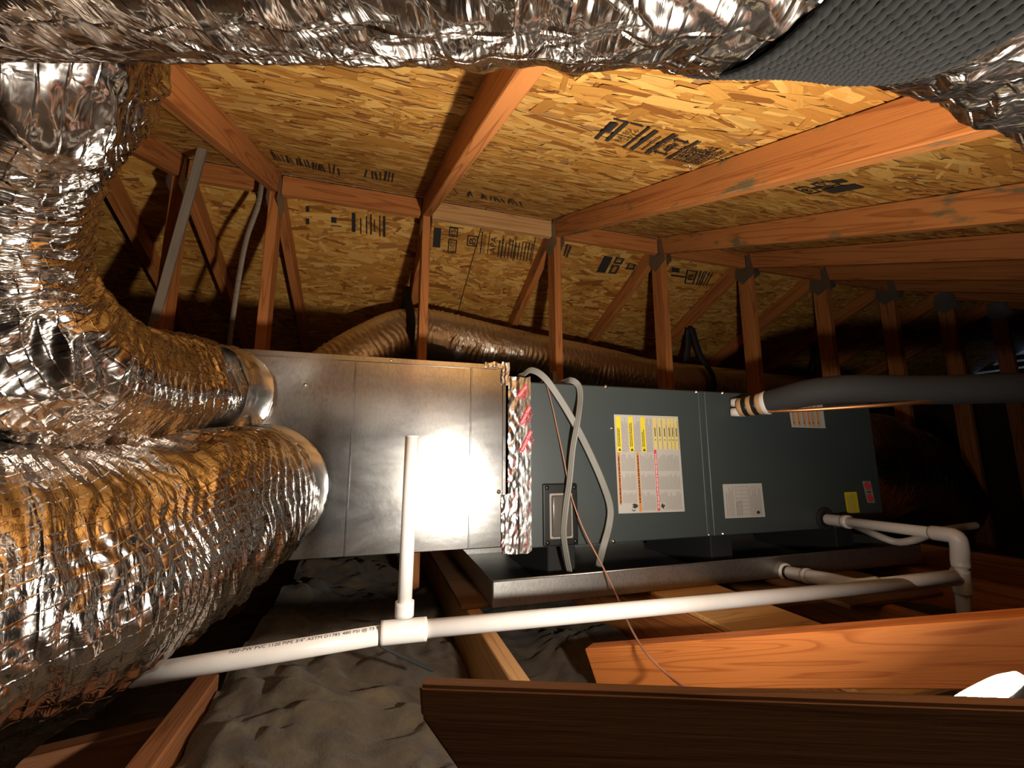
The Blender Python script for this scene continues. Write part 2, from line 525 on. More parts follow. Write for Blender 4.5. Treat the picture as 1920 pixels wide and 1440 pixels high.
def roof(name, sign, ndown):
    root = bpy.data.objects.new(name, None); root.location = (0, RIDGE_Y, RIDGE_Z); COL.objects.link(root)
    tag(root, kind='structure')
    out = []
    ds = Vector((0, sign*CA, -SA))               # down the slope
    for row in range(4):
        x0 = -3.9 - (1.22 if row % 2 else 0.0) - (0.5 if sign > 0 else 0)
        for i in range(6 if row % 2 or sign > 0 else 5):
            org = Vector((x0+i*2.44, RIDGE_Y, RIDGE_Z))+ds*(row*1.22+0.004)
            # local x = +-X, local y chosen so that local z = ndown
            ex = Vector((1, 0, 0)); ey = ds
            if ex.cross(ey).dot(ndown) < 0:
                org = org+ex*PW; ex = -ex
            m = Matrix((ex, ey, ndown)).transposed().to_4x4(); m.translation = org
            o = bpy.data.objects.new('panel', SLAB); o.matrix_basis = m; link(o, root)
            st = bpy.data.objects.new('strands', STR[(row+i*2) % 3]); st.matrix_basis = m; link(st, o); st['kind'] = 'stuff'
            out.append((o, org, ex, ey))
    # felt sheet behind the boards, added to block sky light through panel gaps
    c_ = Vector((1.2, RIDGE_Y, RIDGE_Z))
    q = [Vector((-6, RIDGE_Y, RIDGE_Z)), Vector((9, RIDGE_Y, RIDGE_Z))]
    q = [q[0], q[1], q[1]+ds*4.88, q[0]+ds*4.88]
    v = [p-ndown*0.0125 for p in q]+[p-ndown*0.016 for p in q]
    mesh('gap_cover_felt', v, [(0, 1, 2, 3), (7, 6, 5, 4), (0, 4, 5, 1), (1, 5, 6, 2), (2, 6, 7, 3), (3, 7, 4, 0)], M['rubber'], root)
    return root, out
near_roof, near_panels = roof('ceiling', -1, N_NEAR)
back_roof, back_panels = roof('ceiling', 1, N_BACK)
def panel_at(panels, p):
    for o, org, ex, ey in panels:
        d = Vector(p)-org
        if -0.01 <= d.dot(ex) <= PW+0.01 and -0.01 <= d.dot(ey) <= PH+0.01: return o
    return panels[0][0]

floor = box('floor', (-3.4, -3.0, -0.68), (6.6, 7.0, -0.64), M['drywall'], None, 0)
tag(floor, kind='structure')
def gable(name, x, th, holes):
    bm = bmesh.new()
    pts = [(-3.0, -0.68), (7.0, -0.68), (RIDGE_Y, RIDGE_Z+0.02)]
    a = [bm.verts.new((x, y, z)) for y, z in pts]; b = [bm.verts.new((x+th, y, z)) for y, z in pts]
    bm.faces.new(a); bm.faces.new(b[::-1])
    for i in range(3):
        j = (i+1) % 3; bm.faces.new((a[i], a[j], b[j], b[i]))
    return tag(from_bm(name, bm, M['endwall']), kind='structure')
gable('wall_left', -3.3, -0.05, None)

# far gable, boarded, with the louvre gaps that let a little daylight in
def right_gable():
    root = bpy.data.objects.new('wall_right', None); root.location = (6.0, RIDGE_Y, -0.64); COL.objects.link(root); tag(root, kind='structure')
    z = -0.64
    while z < RIDGE_Z-0.02:
        h = 0.145
        top = min(z+h, RIDGE_Z)
        half = (RIDGE_Z-z)/SLOPE
        y0, y1 = RIDGE_Y-half, RIDGE_Y+half
        if 0.80 < z < 1.0:          # row with the vent opening
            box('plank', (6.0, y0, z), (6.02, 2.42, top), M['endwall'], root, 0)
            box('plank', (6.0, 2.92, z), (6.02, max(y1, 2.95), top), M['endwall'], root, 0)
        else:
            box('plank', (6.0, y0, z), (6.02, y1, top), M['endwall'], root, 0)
        z += h
    return root
right_gable()
vent = thing('gable_vent', (6.0, 2.67, 0.81), 'slatted gable vent letting pale blue daylight in at far right', 'vent')
zz = 0.815
while zz < 0.97:
    beam('slat', (5.99, 2.42, zz), (5.99, 2.92, zz), 0.012, 0.05, M['endwall'], vent, up=(0.5, 0, 1), bev=0)
    zz += 0.068

# ---- glass-wool batts between the joists
JX = [-0.90, -0.30, 0.302, 0.885, 1.50, 2.10, 2.70]
def batt(x0, x1, top, label, seed, tilt=0.0):
    nx, ny = 70, 300
    y0, y1 = 0.02, 3.4
    V_, F_ = [], []
    for j in range(ny):
        y = y0+(y1-y0)*j/(ny-1)
        for i in range(nx):
            x = x0+(x1-x0)*i/(nx-1)
            e = min(1.0, min(x-x0, x1-x)/0.05)
            p = Vector((x*5+seed, y*5, seed*1.7))
            wv = noise.noise_vector(p*0.9)*0.8
            h = noise.fractal(p*0.8, 1.0, 2.1, 3)*0.030 + abs(noise.noise((p+wv)*1.6))*0.034 + noise.noise((p+wv)*4.0)*0.009 + noise.noise((p+wv)*9)*0.0035 + noise.noise(p*22)*0.0012
            V_.append((x, y, top+tilt*(x1-x)/(x1-x0)-0.045*(1-e)**2*(0.25 if tilt and x < (x0+x1)/2 else 1.0)+h))
    for j in range(ny-1):
        for i in range(nx-1):
            a = j*nx+i; F_.append((a, a+1, a+nx+1, a+nx))
    k = len(V_)
    ring = [i for i in range(nx)]+[j*nx+nx-1 for j in range(1, ny)]+[(ny-1)*nx+i for i in range(nx-2, -1, -1)]+[j*nx for j in range(ny-2, 0, -1)]
    for i in ring: V_.append((V_[i][0], V_[i][1], -0.639))
    for i in range(len(ring)):
        j = (i+1) % len(ring); F_.append((ring[i], ring[j], k+j, k+i))
    o = mesh('insulation_batt', V_, F_, M['wool'], None, True)
    return tag(o, label, 'insulation', 'glass-wool batts between the joists')
batt(-0.875, -0.325, -0.575, 'dingy glass-wool batt in the dark bay under the lower foil duct', 3, -0.0)
batt(-0.275, 0.278, -0.555, 'large fluffy beige glass-wool batt at bottom centre below the printed pipe', 11, 0.10)
batt(0.326, 0.862, -0.605, 'grey glass-wool batt right of the pale joist under the drain pan', 23)
batt(0.91, 1.475, -0.605, 'glass-wool batt in the bay beneath the wide lit plank', 31)
batt(1.525, 2.075, -0.565, 'glass-wool batt in the dark bay at lower right', 47)

# ---- joists
jl = {-0.90: 'shadowed floor joist farthest left under the foil ducts', -0.30: 'brown floor joist showing at lower left beside the beige batt',
      0.302: 'pale floor joist running from the tee pipe towards the dark board', 0.885: 'floor joist carrying the wide lit plank',
      1.50: 'floor joist in shade right of the wide plank', 2.10: 'floor joist under the right end of the drain pan', 2.70: 'floor joist in the dark beyond the cabinet end'}
for x in JX:
    ye = 1.12 if x < 0 else 4.2
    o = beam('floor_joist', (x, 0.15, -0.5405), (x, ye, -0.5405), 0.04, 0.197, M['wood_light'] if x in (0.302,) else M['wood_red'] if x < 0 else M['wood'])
    tag(o, jl[x], 'joist', 'floor joists')

# ================================================================== ROOF TRUSSES
TX = [(-1.09, 0), (-0.80, 1), (-0.453, 1), (0.186, 1), (0.844, 1), (1.480, 1), (2.093, 1), (2.70, 1), (3.31, 1), (3.92, 1), (4.53, 1)]
CH = 0.089
names = {
 -1.09: 'roof truss hidden behind the silver duct at far left',
 -0.80: 'shadowed roof truss with the grey stick leaning on its post',
 -0.453: 'roof truss whose rafter runs from the top left foil duct down to a lit post',
 0.186: 'roof truss with the dark-sided rafter crossing the middle of the roof',
 0.844: 'roof truss with the widest bright orange rafter and green stains',
 1.480: 'roof truss with green-stained rafter just right of the widest rafter',
 2.093: 'dim brown roof truss with black strap hung on its post',
 2.70: 'dark roof truss above the black insulated line, nearest the cabinet end',
 3.31: 'dark roof truss second beyond the cabinet end',
 3.92: 'barely lit roof truss third beyond the cabinet end',
 4.53: 'roof truss nearest the pale blue gable vent',
}
ch_off = CH/2+0.005
def truss(x, vis):
    t_ = thing('roof_truss', (x, RIDGE_Y, -0.64), names[x], 'truss', 'roof trusses')
    m = M['wood_green'] if x in (0.844, 1.480) else M['wood']
    ridge = Vector((x, RIDGE_Y, RIDGE_Z))
    for sgn, nd in ((-1, N_NEAR), (1, N_BACK)):
        ds = Vector((0, sgn*CA, -SA))
        p0 = ridge+nd*ch_off+ds*0.02
        p1 = p0+ds*(4.78 if sgn > 0 else 4.72)
        beam('top_chord', p0, p1, 0.038, CH, m, t_, up=-nd)
    beam('king_post', (x, RIDGE_Y+0.012, -0.635), (x, RIDGE_Y+0.012, RIDGE_Z-0.108), CH, 0.038, M['wood'], t_, up=(1, 0, 0))
    for s in (-1, 1):
        bm = bmesh.new()
        pts = [(-0.055, -0.085), (0.10, -0.115), (0.10, -0.02), (0.0, 0.03), (-0.055, 0.0)]
        pts = [(-0.07, -0.165), (0.02, -0.20), (0.075, -0.14), (0.06, -0.05), (-0.045, -0.03)]
        xx = x+s*0.0198
        a = [bm.verts.new((xx, RIDGE_Y+p[0], RIDGE_Z+p[1])) for p in pts]; b = [bm.verts.new((xx+s*0.0015, RIDGE_Y+p[0], RIDGE_Z+p[1])) for p in pts]
        bm.faces.new(a); bm.faces.new(b[::-1])
        for i in range(5):
            j = (i+1) % 5; bm.faces.new((a[i], a[j], b[j], b[i]))
        from_bm('gusset_plate', bm, M['plate'], t_)
    return t_
TR = {x: truss(x, v) for x, v in TX}
# small joint plate low on one post
box('nail_plate', (0.80, 1.9, 0.30), (0.8245, 1.935, 0.40), M['plate'], TR[0.844], 0.003)
# nails that missed the rafter
def nail(p, d, L, par):
    m_ = lathe('nail', [(0, 0.0017), (L-0.002, 0.0017), (L-0.002, 0.004), (L, 0.004), (L+0.0001, 0.0001)], M['screw'], par, p, d, 8)
nail(Vector((0.826, *((on_near(1345, 332)).yz))), (-0.6, -0.5, -0.1), 0.035, TR[0.844])

# ridge blocking, one board per bay
bl = ['reddish ridge blocking board behind the grey stick at upper left', 'ridge blocking board in the bay left of the central post', 'bright ridge blocking board just right of the central post',
      'brown ridge blocking board right of the widest rafter', 'dim ridge blocking board above the second stamped bay', 'dark ridge blocking board above the black insulated line', 'ridge blocking board lost in the dark at right']
bx = [-0.80, -0.453, 0.186, 0.844, 1.480, 2.093, 2.70, 3.31]
for i in range(7):
    g = 0.0225
    o = beam('ridge_block', (bx[i]+g, RIDGE_Y+0.0, RIDGE_Z-0.062), (bx[i+1]-g, RIDGE_Y+0.0, RIDGE_Z-0.062), 0.030, 0.086, M['wood'] if i != 2 else M['wood_light'])
    tag(o, bl[i], 'blocking', 'ridge blocking boards')

# ---- stamped lettering on the panels
def stamp(fn, panels, TL, TR_, BR, BL):
    q = [fn(*p) for p in (TL, TR_, BR, BL)]
    pr = Print(*q); pr.lift = 0.0
    pr.sgn = 0
    return pr, panel_at(panels, (q[0]+q[2])/2)
# back slope, bay right of central post: OCT 15 / B / APA
pr, pan = stamp(on_back, back_panels, (810, 420), (1010, 446), (998, 512), (806, 486))
pr.rect('ink', 0.02, 0.08, 0.085, 0.62)
pr.frame('ink', 0.155, 0.02, 0.235, 0.27, 0.010, 0.03); pr.text('ink', '15', 0.175, 0.06, 0.215, 0.23, 90)
pr.frame('ink', 0.155, 0.34, 0.235, 0.72, 0.010, 0.03); pr.text('ink', 'OCT', 0.175, 0.38, 0.215, 0.68, 90)
pr.rect('ink', 0.155, 0.0, 0.285, 0.02)
pr.frame('ink', 0.325, 0.16, 0.425, 0.46, 0.010, 0.03); pr.text('ink', 'B', 0.345, 0.22, 0.405, 0.40, 90)
pr.rect('ink', 0.455, 0.02, 0.465, 0.62); pr.text('ink', 'RATED SHEATHING', 0.475, 0.06, 0.50, 0.6, 90); pr.rect('ink', 0.525, 0.02, 0.532, 0.62)
pr.text('ink', 'APA', 0.545, 0.12, 0.60, 0.58, 90)
for i in range(11):
    u = 0.625+i*0.032
    pr.lines('ink', u, 0.10+0.02*(i % 3), u+0.024, 0.66, 1, True, 0.55, 0.2, 1, i)
pr.rect('ink', 0.655, 0.04, 0.661, 0.7); pr.rect('ink', 0.78, 0.02, 0.786, 0.72); pr.rect('ink', 0.965, 0.0, 0.973, 0.75)
pr.build(pan, 'stamp')
# back slope, bay left of the central post: bar marks
pr, pan = stamp(on_back, back_panels, (565, 383), (725, 400), (725, 445), (565, 428))
for (a, b, c, d) in [(0.58, 0.12, 0.625, 0.92), (0.68, 0.3, 0.695, 0.95), (0.75, 0.2, 0.765, 0.95), (0.80, 0.1, 0.82, 0.95), (0.845, 0.3, 0.86, 0.8), (0.91, 0.12, 0.925, 1.0), (0.955, 0.12, 0.985, 1.0), (0.34, 0.38, 0.40, 0.62), (0.34, 0.72, 0.46, 0.76), (0.05, 0.05, 0.09, 0.28), (0.05, 0.55, 0.09, 0.8)]:
    pr.rect('ink', a, b, c, d)
pr.build(pan, 'stamp')
# back slope, third bay: OCT and boxes
pr, pan = stamp(on_back, back_panels, (1134, 478), (1200, 490), (1186, 517), (1118, 510))
pr.rect('ink', 0.0, 0.05, 0.24, 1.0)
pr.frame('ink', 0.32, 0.0, 0.56, 0.38, 0.05, 0.07); pr.text('ink', '15', 0.38, 0.08, 0.50, 0.30, 90)
pr.frame('ink', 0.32, 0.46, 0.54, 1.0, 0.05, 0.07); pr.text('ink', 'OCT', 0.37, 0.54, 0.50, 0.92, 90)
pr.frame('ink', 0.72, 0.22, 0.95, 0.62, 0.05, 0.07); pr.text('ink', 'B', 0.78, 0.30, 0.90, 0.54, 90)
pr.build(pan, 'stamp')
pr, pan = stamp(on_back, back_panels, (1258, 498), (1340, 510), (1325, 538), (1258, 530))
pr.rect('ink', 0.02, 0.1, 0.2, 0.35); pr.rect('ink', 0.0, 0.5, 0.35, 0.6); pr.frame('ink', 0.36, 0.1, 0.62, 0.95, 0.04, 0.06); pr.text('ink', 'B', 0.42, 0.3, 0.56, 0.7, 90)
for u in (0.68, 0.75, 0.80, 0.88, 0.95): pr.rect('ink', u, 0.05, u+0.03, 0.95)
pr.build(pan, 'stamp')
# bay right of the widest rafter, first line mark + split
pr, pan = stamp(on_back, back_panels, (1062, 458), (1076, 460), (1066, 482), (1056, 480))
pr.rect('ink', 0.0, 0.0, 0.25, 1.0); pr.rect('ink', 0.55, 0.1, 0.8, 1.0)
pr.build(pan, 'stamp')
# near slope, big stamp between central and widest rafters
pr, pan = stamp(on_near, near_panels, (1152, 222), (1385, 283), (1312, 315), (1112, 262))
pr.rect('ink', 0.0, 0.15, 0.03, 0.95); pr.rect('ink', 0.0, 0.15, 0.06, 0.55); pr.rect('ink', 0.085, 0.0, 0.115, 0.92)
pr.rect('ink', 0.0, 0.0, 0.10, 0.05); pr.rect('ink', 0.12, 0.0, 0.22, 0.05)
pr.text('ink', 'RATED', 0.15, 0.25, 0.19, 0.8, 90); pr.text('ink', '24/16', 0.20, 0.22, 0.235, 0.7, 90)
pr.rect('ink', 0.255, 0.0, 0.275, 1.0); pr.rect('ink', 0.315, 0.05, 0.35, 1.0)
pr.rect('ink', 0.40, 0.2, 0.41, 0.9); pr.rect('ink', 0.45, 0.0, 0.475, 1.0); pr.rect('ink', 0.485, 0.0, 0.495, 1.0)
pr.poly('ink', [(0.50, 0.18), (0.53, 0.10), (0.53, 0.16), (0.60, 0.16), (0.60, 0.10), (0.63, 0.18), (0.60, 0.27), (0.60, 0.21), (0.53, 0.21), (0.53, 0.27)])
pr.poly('ink', [(0.50, 0.82), (0.53, 0.74), (0.53, 0.80), (0.60, 0.80), (0.60, 0.74), (0.63, 0.82), (0.60, 0.91), (0.60, 0.85), (0.53, 0.85), (0.53, 0.91)])
pr.rect('ink', 0.545, 0.3, 0.56, 0.68); pr.rect('ink', 0.575, 0.32, 0.59, 0.72)
pr.rect('ink', 0.655, 0.02, 0.67, 1.0); pr.rect('ink', 0.68, 0.02, 0.69, 1.0)
pr.lines('ink', 0.71, 0.1, 0.96, 0.95, 9, True, 0.5, 0.25, 1, 5)
pr.text('ink', 'PS 2-10', 0.80, 0.1, 0.83, 0.9, 90)
pr.rect('ink', 0.86, 0.05, 0.868, 1.0); pr.rect('ink', 0.985, 0.1, 0.993, 1.0)
pr.build(pan, 'stamp')
# near slope, right of the widest rafter: dark filled stamp
pr, pan = stamp(on_near, near_panels, (1478, 351), (1578, 336), (1622, 352), (1530, 369))
pr.rect('ink', 0.36, 0.55, 1.0, 1.0); pr.frame('ink', 0.42, 0.02, 0.80, 0.46, 0.03, 0.06); pr.text('ink', 'OCT', 0.5, 0.12, 0.74, 0.36, 0)
pr.rect('ink', 0.80, 0.02, 1.0, 0.30); pr.frame('ink', 0.0, 0.15, 0.28, 0.75, 0.03, 0.06); pr.text('ink', 'B', 0.08, 0.3, 0.2, 0.6, 0); pr.rect('ink', 0.30, 0.3, 0.42, 0.48)
pr.build(pan, 'stamp')
# near slope along the ridge: faint scrawled marks
for (q, n, sd) in ((((505, 282), (640, 312), (640, 330), (515, 300)), 22, 3), (((852, 352), (980, 378), (985, 388), (858, 364)), 15, 4), (((683, 315), (748, 322), (748, 345), (683, 332)), 9, 6)):
    pr, pan = stamp(on_near, near_panels, *q)
    r_ = random.Random(sd)
    for i in range(n):
        if r_.random() < 0.2: continue
        u = i/n; sk = r_.uniform(-0.4, 0.4)/n*2; h0 = r_.uniform(0, 0.35); wd = r_.uniform(0.25, 0.6)/n
        pr.poly('ink', [(u+sk, h0), (u+sk+wd, h0), (u+wd, 1), (u, 1)])
    pr.build(pan, 'stamp')

# ================================================================== AIR HANDLER
ZB, ZT, YF = -0.287, 0.243, 1.35
ah = thing('air_handler', (1.26, 1.62, ZB), 'dark slate grey horizontal air handler cabinet with warning labels', 'air handler')
box('body', (0.472, YF+0.004, ZB), (2.06, 1.88, ZT), M['cabinet'], ah, 0.004)
XS = 1.183
box('access_panel', (0.474, YF-0.001, ZB+0.002), (XS-0.004, YF+0.006, ZT-0.003), M['cabinet'], ah, 0.002)
box('access_panel', (XS+0.004, YF-0.001, ZB+0.002), (2.058, YF+0.006, ZT-0.003), M['cabinet'], ah, 0.002)
box('seam_fold', (XS-0.028, YF-0.004, ZB+0.004), (XS-0.010, YF+0.0, ZT-0.004), M['cabinet'], ah, 0.0015)
def screw(p, par, r=0.007, d=(0, -1, 0)):
    lathe('screw', [(-0.001, r*0.9), (0.0, r*1.15), (0.001, r*1.15), (0.0012, r*0.75), (0.0045, r*0.65), (0.005, 0.0001)], M['screw'], par, p, d, 10)
for q in [(1136, 725), (1150, 1015), (1306, 735), (1355, 737), (1329, 1003), (1356, 1001), (1147, 803), (1640, 751)]:
    p = atY(q[0], q[1], YF-0.001); screw(p, ah, 0.0062)
# small sight window of the breaker
c0 = atY(1016, 907, YF); c1 = atY(1082, 1020, YF)
x0, x1, z0, z1 = c0.x, c1.x, c1.z, c0.z
fr = box('breaker_window', (x0, YF-0.012, z0), (x1, YF, z1), M['black'], ah, 0.004, 2)
fr['label'] = 'black framed breaker window'
box('cover', (x0+0.026, YF-0.022, z0+0.028), (x1-0.026, YF-0.010, z1-0.036), M['smoke'], fr, 0.006, 3, True)
box('toggle_rim', (x0+0.020, YF-0.0145, z0+0.022), (x1-0.020, YF-0.011, z1-0.03), M['txtgrey'], fr, 0.003)
for sx in (x0+0.012, x1-0.012):
    for sz in (z0+0.012, z1-0.012): lathe('bolt', [(0, 0.007), (0.004, 0.007), (0.006, 0.004), (0.0061, 0.0001)], M['black'], fr, (sx, YF-0.012, sz), (0, -1, 0), 10)

def sticker(name, TL, TR_, BR, BL, mat, label=None, Y=YF-0.0016, par=ah):
    q = [atY(p[0], p[1], Y) for p in (TL, TR_, BR, BL)]
    v = [*q, *[p+Vector((0, 0.0012, 0)) for p in q]]
    o = mesh(name, v, [(3, 2, 1, 0), (4, 5, 6, 7), (0, 1, 5, 4), (1, 2, 6, 5), (2, 3, 7, 6), (3, 0, 4, 7)], M[mat], par)
    if label: o['label'] = label
    pr = Print(*q); pr.sgn = 1 if pr.n.y > 0 else -1
    return o, pr
lab, pr = sticker('warning_label', (1151, 777), (1271, 781), (1284, 959), (1160, 963), 'white', 'white warning label with yellow, orange and red bands')
for i, u in enumerate((0.025, 0.21, 0.395)):
    pr.rect('yellow', u, 0.02, u+0.068, 0.385); pr.poly('txt', [(u+0.012, 0.375), (u+0.058, 0.375), (u+0.035, 0.345)], 2)
    pr.lines('txt', u+0.012, 0.06+0.02*i, u+0.056, 0.33, 2, True, 0.5, 0.35, 2, i)
    pr.lines('txtgrey', u+0.078, 0.03, u+0.175, 0.385, 7, True, 0.45, 0.25, 1, i+9)
for i, u in enumerate((0.60, 0.675, 0.75, 0.825, 0.88, 0.94)):
    w_ = 0.04 if i < 3 else 0.034
    pr.rect('yellow_pale', u-0.01, 0.02, u+w_, 0.355); pr.lines('txt', u+0.005, 0.12, u+0.025, 0.22, 1, True, 0.8, 0.1, 2, i); pr.rect('txt', u+0.004, 0.25, u+0.018, 0.262, 2)
    pr.lines('txtgrey', u+w_, 0.03, u+w_+0.022, 0.35, 1, True, 0.5, 0.2, 1, 20+i)
pr.rect('orange', 0.02, 0.392, 0.058, 0.915); pr.rect('orange', 0.305, 0.392, 0.343, 0.985); pr.rect('red', 0.58, 0.36, 0.615, 0.985)
for u in (0.03, 0.315): pr.lines('txt', u, 0.42, u+0.02, 0.9, 1, True, 0.8, 0.05, 2, int(u*100))
pr.lines('txtwhite', 0.59, 0.38, 0.607, 0.96, 1, True, 0.8, 0.05, 2, 77)
k = 0
for (u0, u1) in ((0.075, 0.285), (0.36, 0.57), (0.63, 0.97)):
    for (v0, v1) in ((0.40, 0.58), (0.60, 0.77), (0.79, 0.90 if u0 < 0.1 else 0.975)):
        pr.lines('txtgrey', u0, v0, u1, v1, 11 if u0 < 0.6 else 16, True, 0.42, 0.3, 1, 40+k); k += 1
pr.poly('txt', [(0.20, 0.915), (0.24, 0.905), (0.285, 0.92), (0.285, 0.94), (0.24, 0.955), (0.20, 0.94), (0.225, 0.928)], 2)
pr.poly('txt', [(0.19, 0.965), (0.20, 0.96), (0.22, 0.975), (0.25, 0.965), (0.25, 0.972), (0.22, 0.985)], 2)
pr.rect('white', 0.628, 0.90, 0.70, 0.985, 2)
pr.poly('txt', [(0.635, 0.93), (0.66, 0.905), (0.672, 0.93), (0.695, 0.92), (0.69, 0.945), (0.672, 0.95), (0.68, 0.975), (0.655, 0.955), (0.64, 0.955)], 3)
pr.build(lab)
lab, pr = sticker('rating_plate', (1355, 908), (1428, 906), (1435, 969), (1360, 972), 'white', 'small white rating plate')
pr.lines('txtgrey', 0.06, 0.06, 0.26, 0.95, 5, True, 0.35, 0.3, 1, 5)
for i in range(8): pr.rect('txtgrey', 0.30, 0.08+i*0.115, 0.62, 0.09+i*0.115)
pr.rect('txtgrey', 0.30, 0.06, 0.305, 0.95); pr.rect('txtgrey', 0.45, 0.06, 0.455, 0.95); pr.rect('txtgrey', 0.615, 0.06, 0.62, 0.95)
pr.lines('txtgrey', 0.30, 0.45, 0.45, 0.95, 4, True, 0.45, 0.2, 1, 6)
pr.lines('txtgrey', 0.65, 0.05, 0.95, 0.95, 8, True, 0.42, 0.4, 1, 8)
pr.poly('txt', [(0.83+0.045*math.cos(a*0.785), 0.86+0.05*math.sin(a*0.785)) for a in range(8)], 2)
pr.build(lab)
lab, pr = sticker('caution_label', (1478, 757), (1542, 757), (1548, 803), (1485, 801), 'white', 'white label with orange-red stripes')
for i in range(6):
    u = 0.05+i*0.15 - (0.03 if i > 3 else 0)
    pr.rect('orange', u, 0.06, u+0.055, 0.95); pr.rect('txt', u+0.015, 0.76, u+0.04, 0.83, 2)
    pr.lines('txtgrey', u+0.065, 0.05, u+0.13, 0.95, 2, True, 0.4, 0.2, 1, i)
pr.build(lab)
lab, pr = sticker('yellow_tag', (1583, 923), (1606, 922), (1612, 961), (1589, 962), 'yellow_tag', 'plain yellow tag')
pr.lines('txtgrey', 0.18, 0.08, 0.85, 0.95, 4, True, 0.3, 0.2, 1, 3)
pr.build(lab)
lab, pr = sticker('red_badge', (1617, 902), (1632, 902), (1641, 943), (1627, 943), 'txtgrey', 'small oval badge with two red dots')
for vv in (0.22, 0.78):
    pr.poly('red', [(0.5+0.42*math.cos(a*0.524), vv+0.19*math.sin(a*0.524)) for a in range(12)], 1)
pr.rect('txt', 0.25, 0.47, 0.75, 0.53)
pr.build(lab)
# grommets where lines enter
gp = atY(1546, 973, YF)
lathe('grommet', [(0, 0.046), (0.006, 0.046), (0.010, 0.040), (0.010, 0.028), (0.002, 0.027)], M['rubber'], ah, gp, (0, -1, 0), 28)

# ---- galvanised supply plenum
PX0, PX1, PZ0, PZ1 = -0.50, 0.402, -0.278, 0.292
pl = thing('supply_plenum', (-0.05, 1.62, PZ0), 'shiny galvanised sheet metal plenum box left of the grey cabinet', 'plenum')
box('body', (PX0, YF, PZ0), (PX1, 1.90, PZ1), M['galv'], pl, 0.003)
for u in (-0.062, 0.287):
    box('standing_seam', (u-0.0025, YF-0.0025, PZ0+0.002), (u+0.0025, YF+0.001, PZ1-0.004), M['galv'], pl, 0.001)
box('end_flange', (PX1-0.012, YF-0.004, PZ0+0.002), (PX1, YF, PZ1-0.03), M['galv'], pl, 0.0015)
box('top_hem', (PX0, YF-0.003, PZ1-0.016), (PX1-0.03, YF+0.0005, PZ1+0.001), M['galv'], pl, 0.0012)
for q in [(733, 676), (573, 722), (465, 662), (935, 922)]:
    screw(atY(q[0], q[1], YF-0.0005), pl, 0.0058)

# ---- foil tape over the joint
def tape_strip(name, x0, x1, z0, z1, y, parent, nx=26, nz=150, amp=0.0032, seed=0):
    V_, F_, uv = [], [], []
    for j in range(nz):
        z = z0+(z1-z0)*j/(nz-1)
        for i in range(nx):
            x = x0+(x1-x0)*i/(nx-1)
            p = Vector((x*38+seed, z*24, seed))
            left = 1.0 if (x-x0)/(x1-x0) < 0.45 else 0.35
            e = noise.noise(Vector((z*30, seed, 3)))*0.003
            h = abs(noise.noise(p))*amp*1.6*left+abs(noise.noise(p*2.3))*amp*left
            V_.append((x+e*(1 if i in (0, nx-1) else 0.4), y-h, z+(noise.noise(Vector((x*40, seed, 9)))*0.008 if j in (0, nz-1) else 0)))
            uv.append((x, z))
    for j in range(nz-1):
        for i in range(nx-1):
            a = j*nx+i; F_.append((a, a+1, a+nx+1, a+nx))
    return mesh(name, V_, F_, M['tape'], parent, True, None, uv)
tp = thing('foil_tape_joint', (0.435, YF, ZB-0.01), 'crinkled silver foil tape with red lettering sealing plenum to cabinet', 'tape')
tape_strip('tape_strip', 0.408, 0.486, ZB-0.012, ZT+0.012, YF-0.004, tp, seed=2)
tape_strip('tape_strip', 0.386, 0.412, 0.225, 0.30, YF-0.0065, tp, 12, 30, 0.004, seed=7)
tape_strip('tape_strip', 0.330, 0.408, 0.282, 0.297, YF-0.0045, tp, 30, 10, 0.003, seed=9)
tape_strip('tape_strip', 0.386, 0.412, ZB-0.008, -0.12, YF-0.0065, tp, 12, 50, 0.004, seed=13)
box('tape_fold', (0.41, YF-0.002, ZT+0.002), (0.484, YF+0.02, ZT+0.013), M['tape'], tp, 0.004, 2, True)
for (px0, py0, px1, py1, s1) in ((969, 742, 984, 722, 'a'), (974, 794, 990, 762, 'b'), (975, 845, 992, 808, 'c')):
    q0 = atY(px0, py0, YF-0.0115); q1 = atY(px1, py1, YF-0.0115)
    d = (q1-q0); L = d.length*1.05; d.normalize(); nrm = Vector((d.z, 0, -d.x))     # to the right of the reading direction
    def quad(a, b): return Print(q0+nrm*a, q0+d*L+nrm*a, q0+d*L+nrm*b, q0+nrm*b)
    P_ = quad(0, 0.0125); P_.sgn = 1 if P_.n.y > 0 else -1
    P_.rect('red', 0, 0, 1, 1, 1); P_.text('txtwhite', 'Venture Tape', 0.06, 0.2, 0.94, 0.85, 0, 2); P_.build(tp)
    P_ = quad(0.0145, 0.0285); P_.sgn = 1 if P_.n.y > 0 else -1
    P_.text('red', 'UL 181A-P', 0.0, 0.0, 0.8, 0.45, 0, 1); P_.text('red', '181B-FX', 0.05, 0.56, 0.75, 1.0, 0, 1); P_.build(tp)
for (px0, py0, px1, py1) in ((958, 895, 966, 862), (959, 960, 965, 922), (964, 1020, 968, 985), (952, 905, 957, 880), (940, 1030, 946, 1012), (988, 1030, 991, 1005), (953, 822, 957, 805), (990, 965, 994, 950), (991, 915, 995, 895)):
    q0 = atY(px0, py0, YF-0.0118); q1 = atY(px1, py1, YF-0.0118); d = (q1-q0)
    nrm = Vector((d.z, 0, -d.x)).normalized()
    P_ = Print(q0-nrm*0.004, q1-nrm*0.004, q1+nrm*0.004, q0+nrm*0.004); P_.sgn = 1 if P_.n.y > 0 else -1
    P_.text('red', 'Venture Tape', 0, 0, 1, 0.8, 0, 1); P_.build(tp)

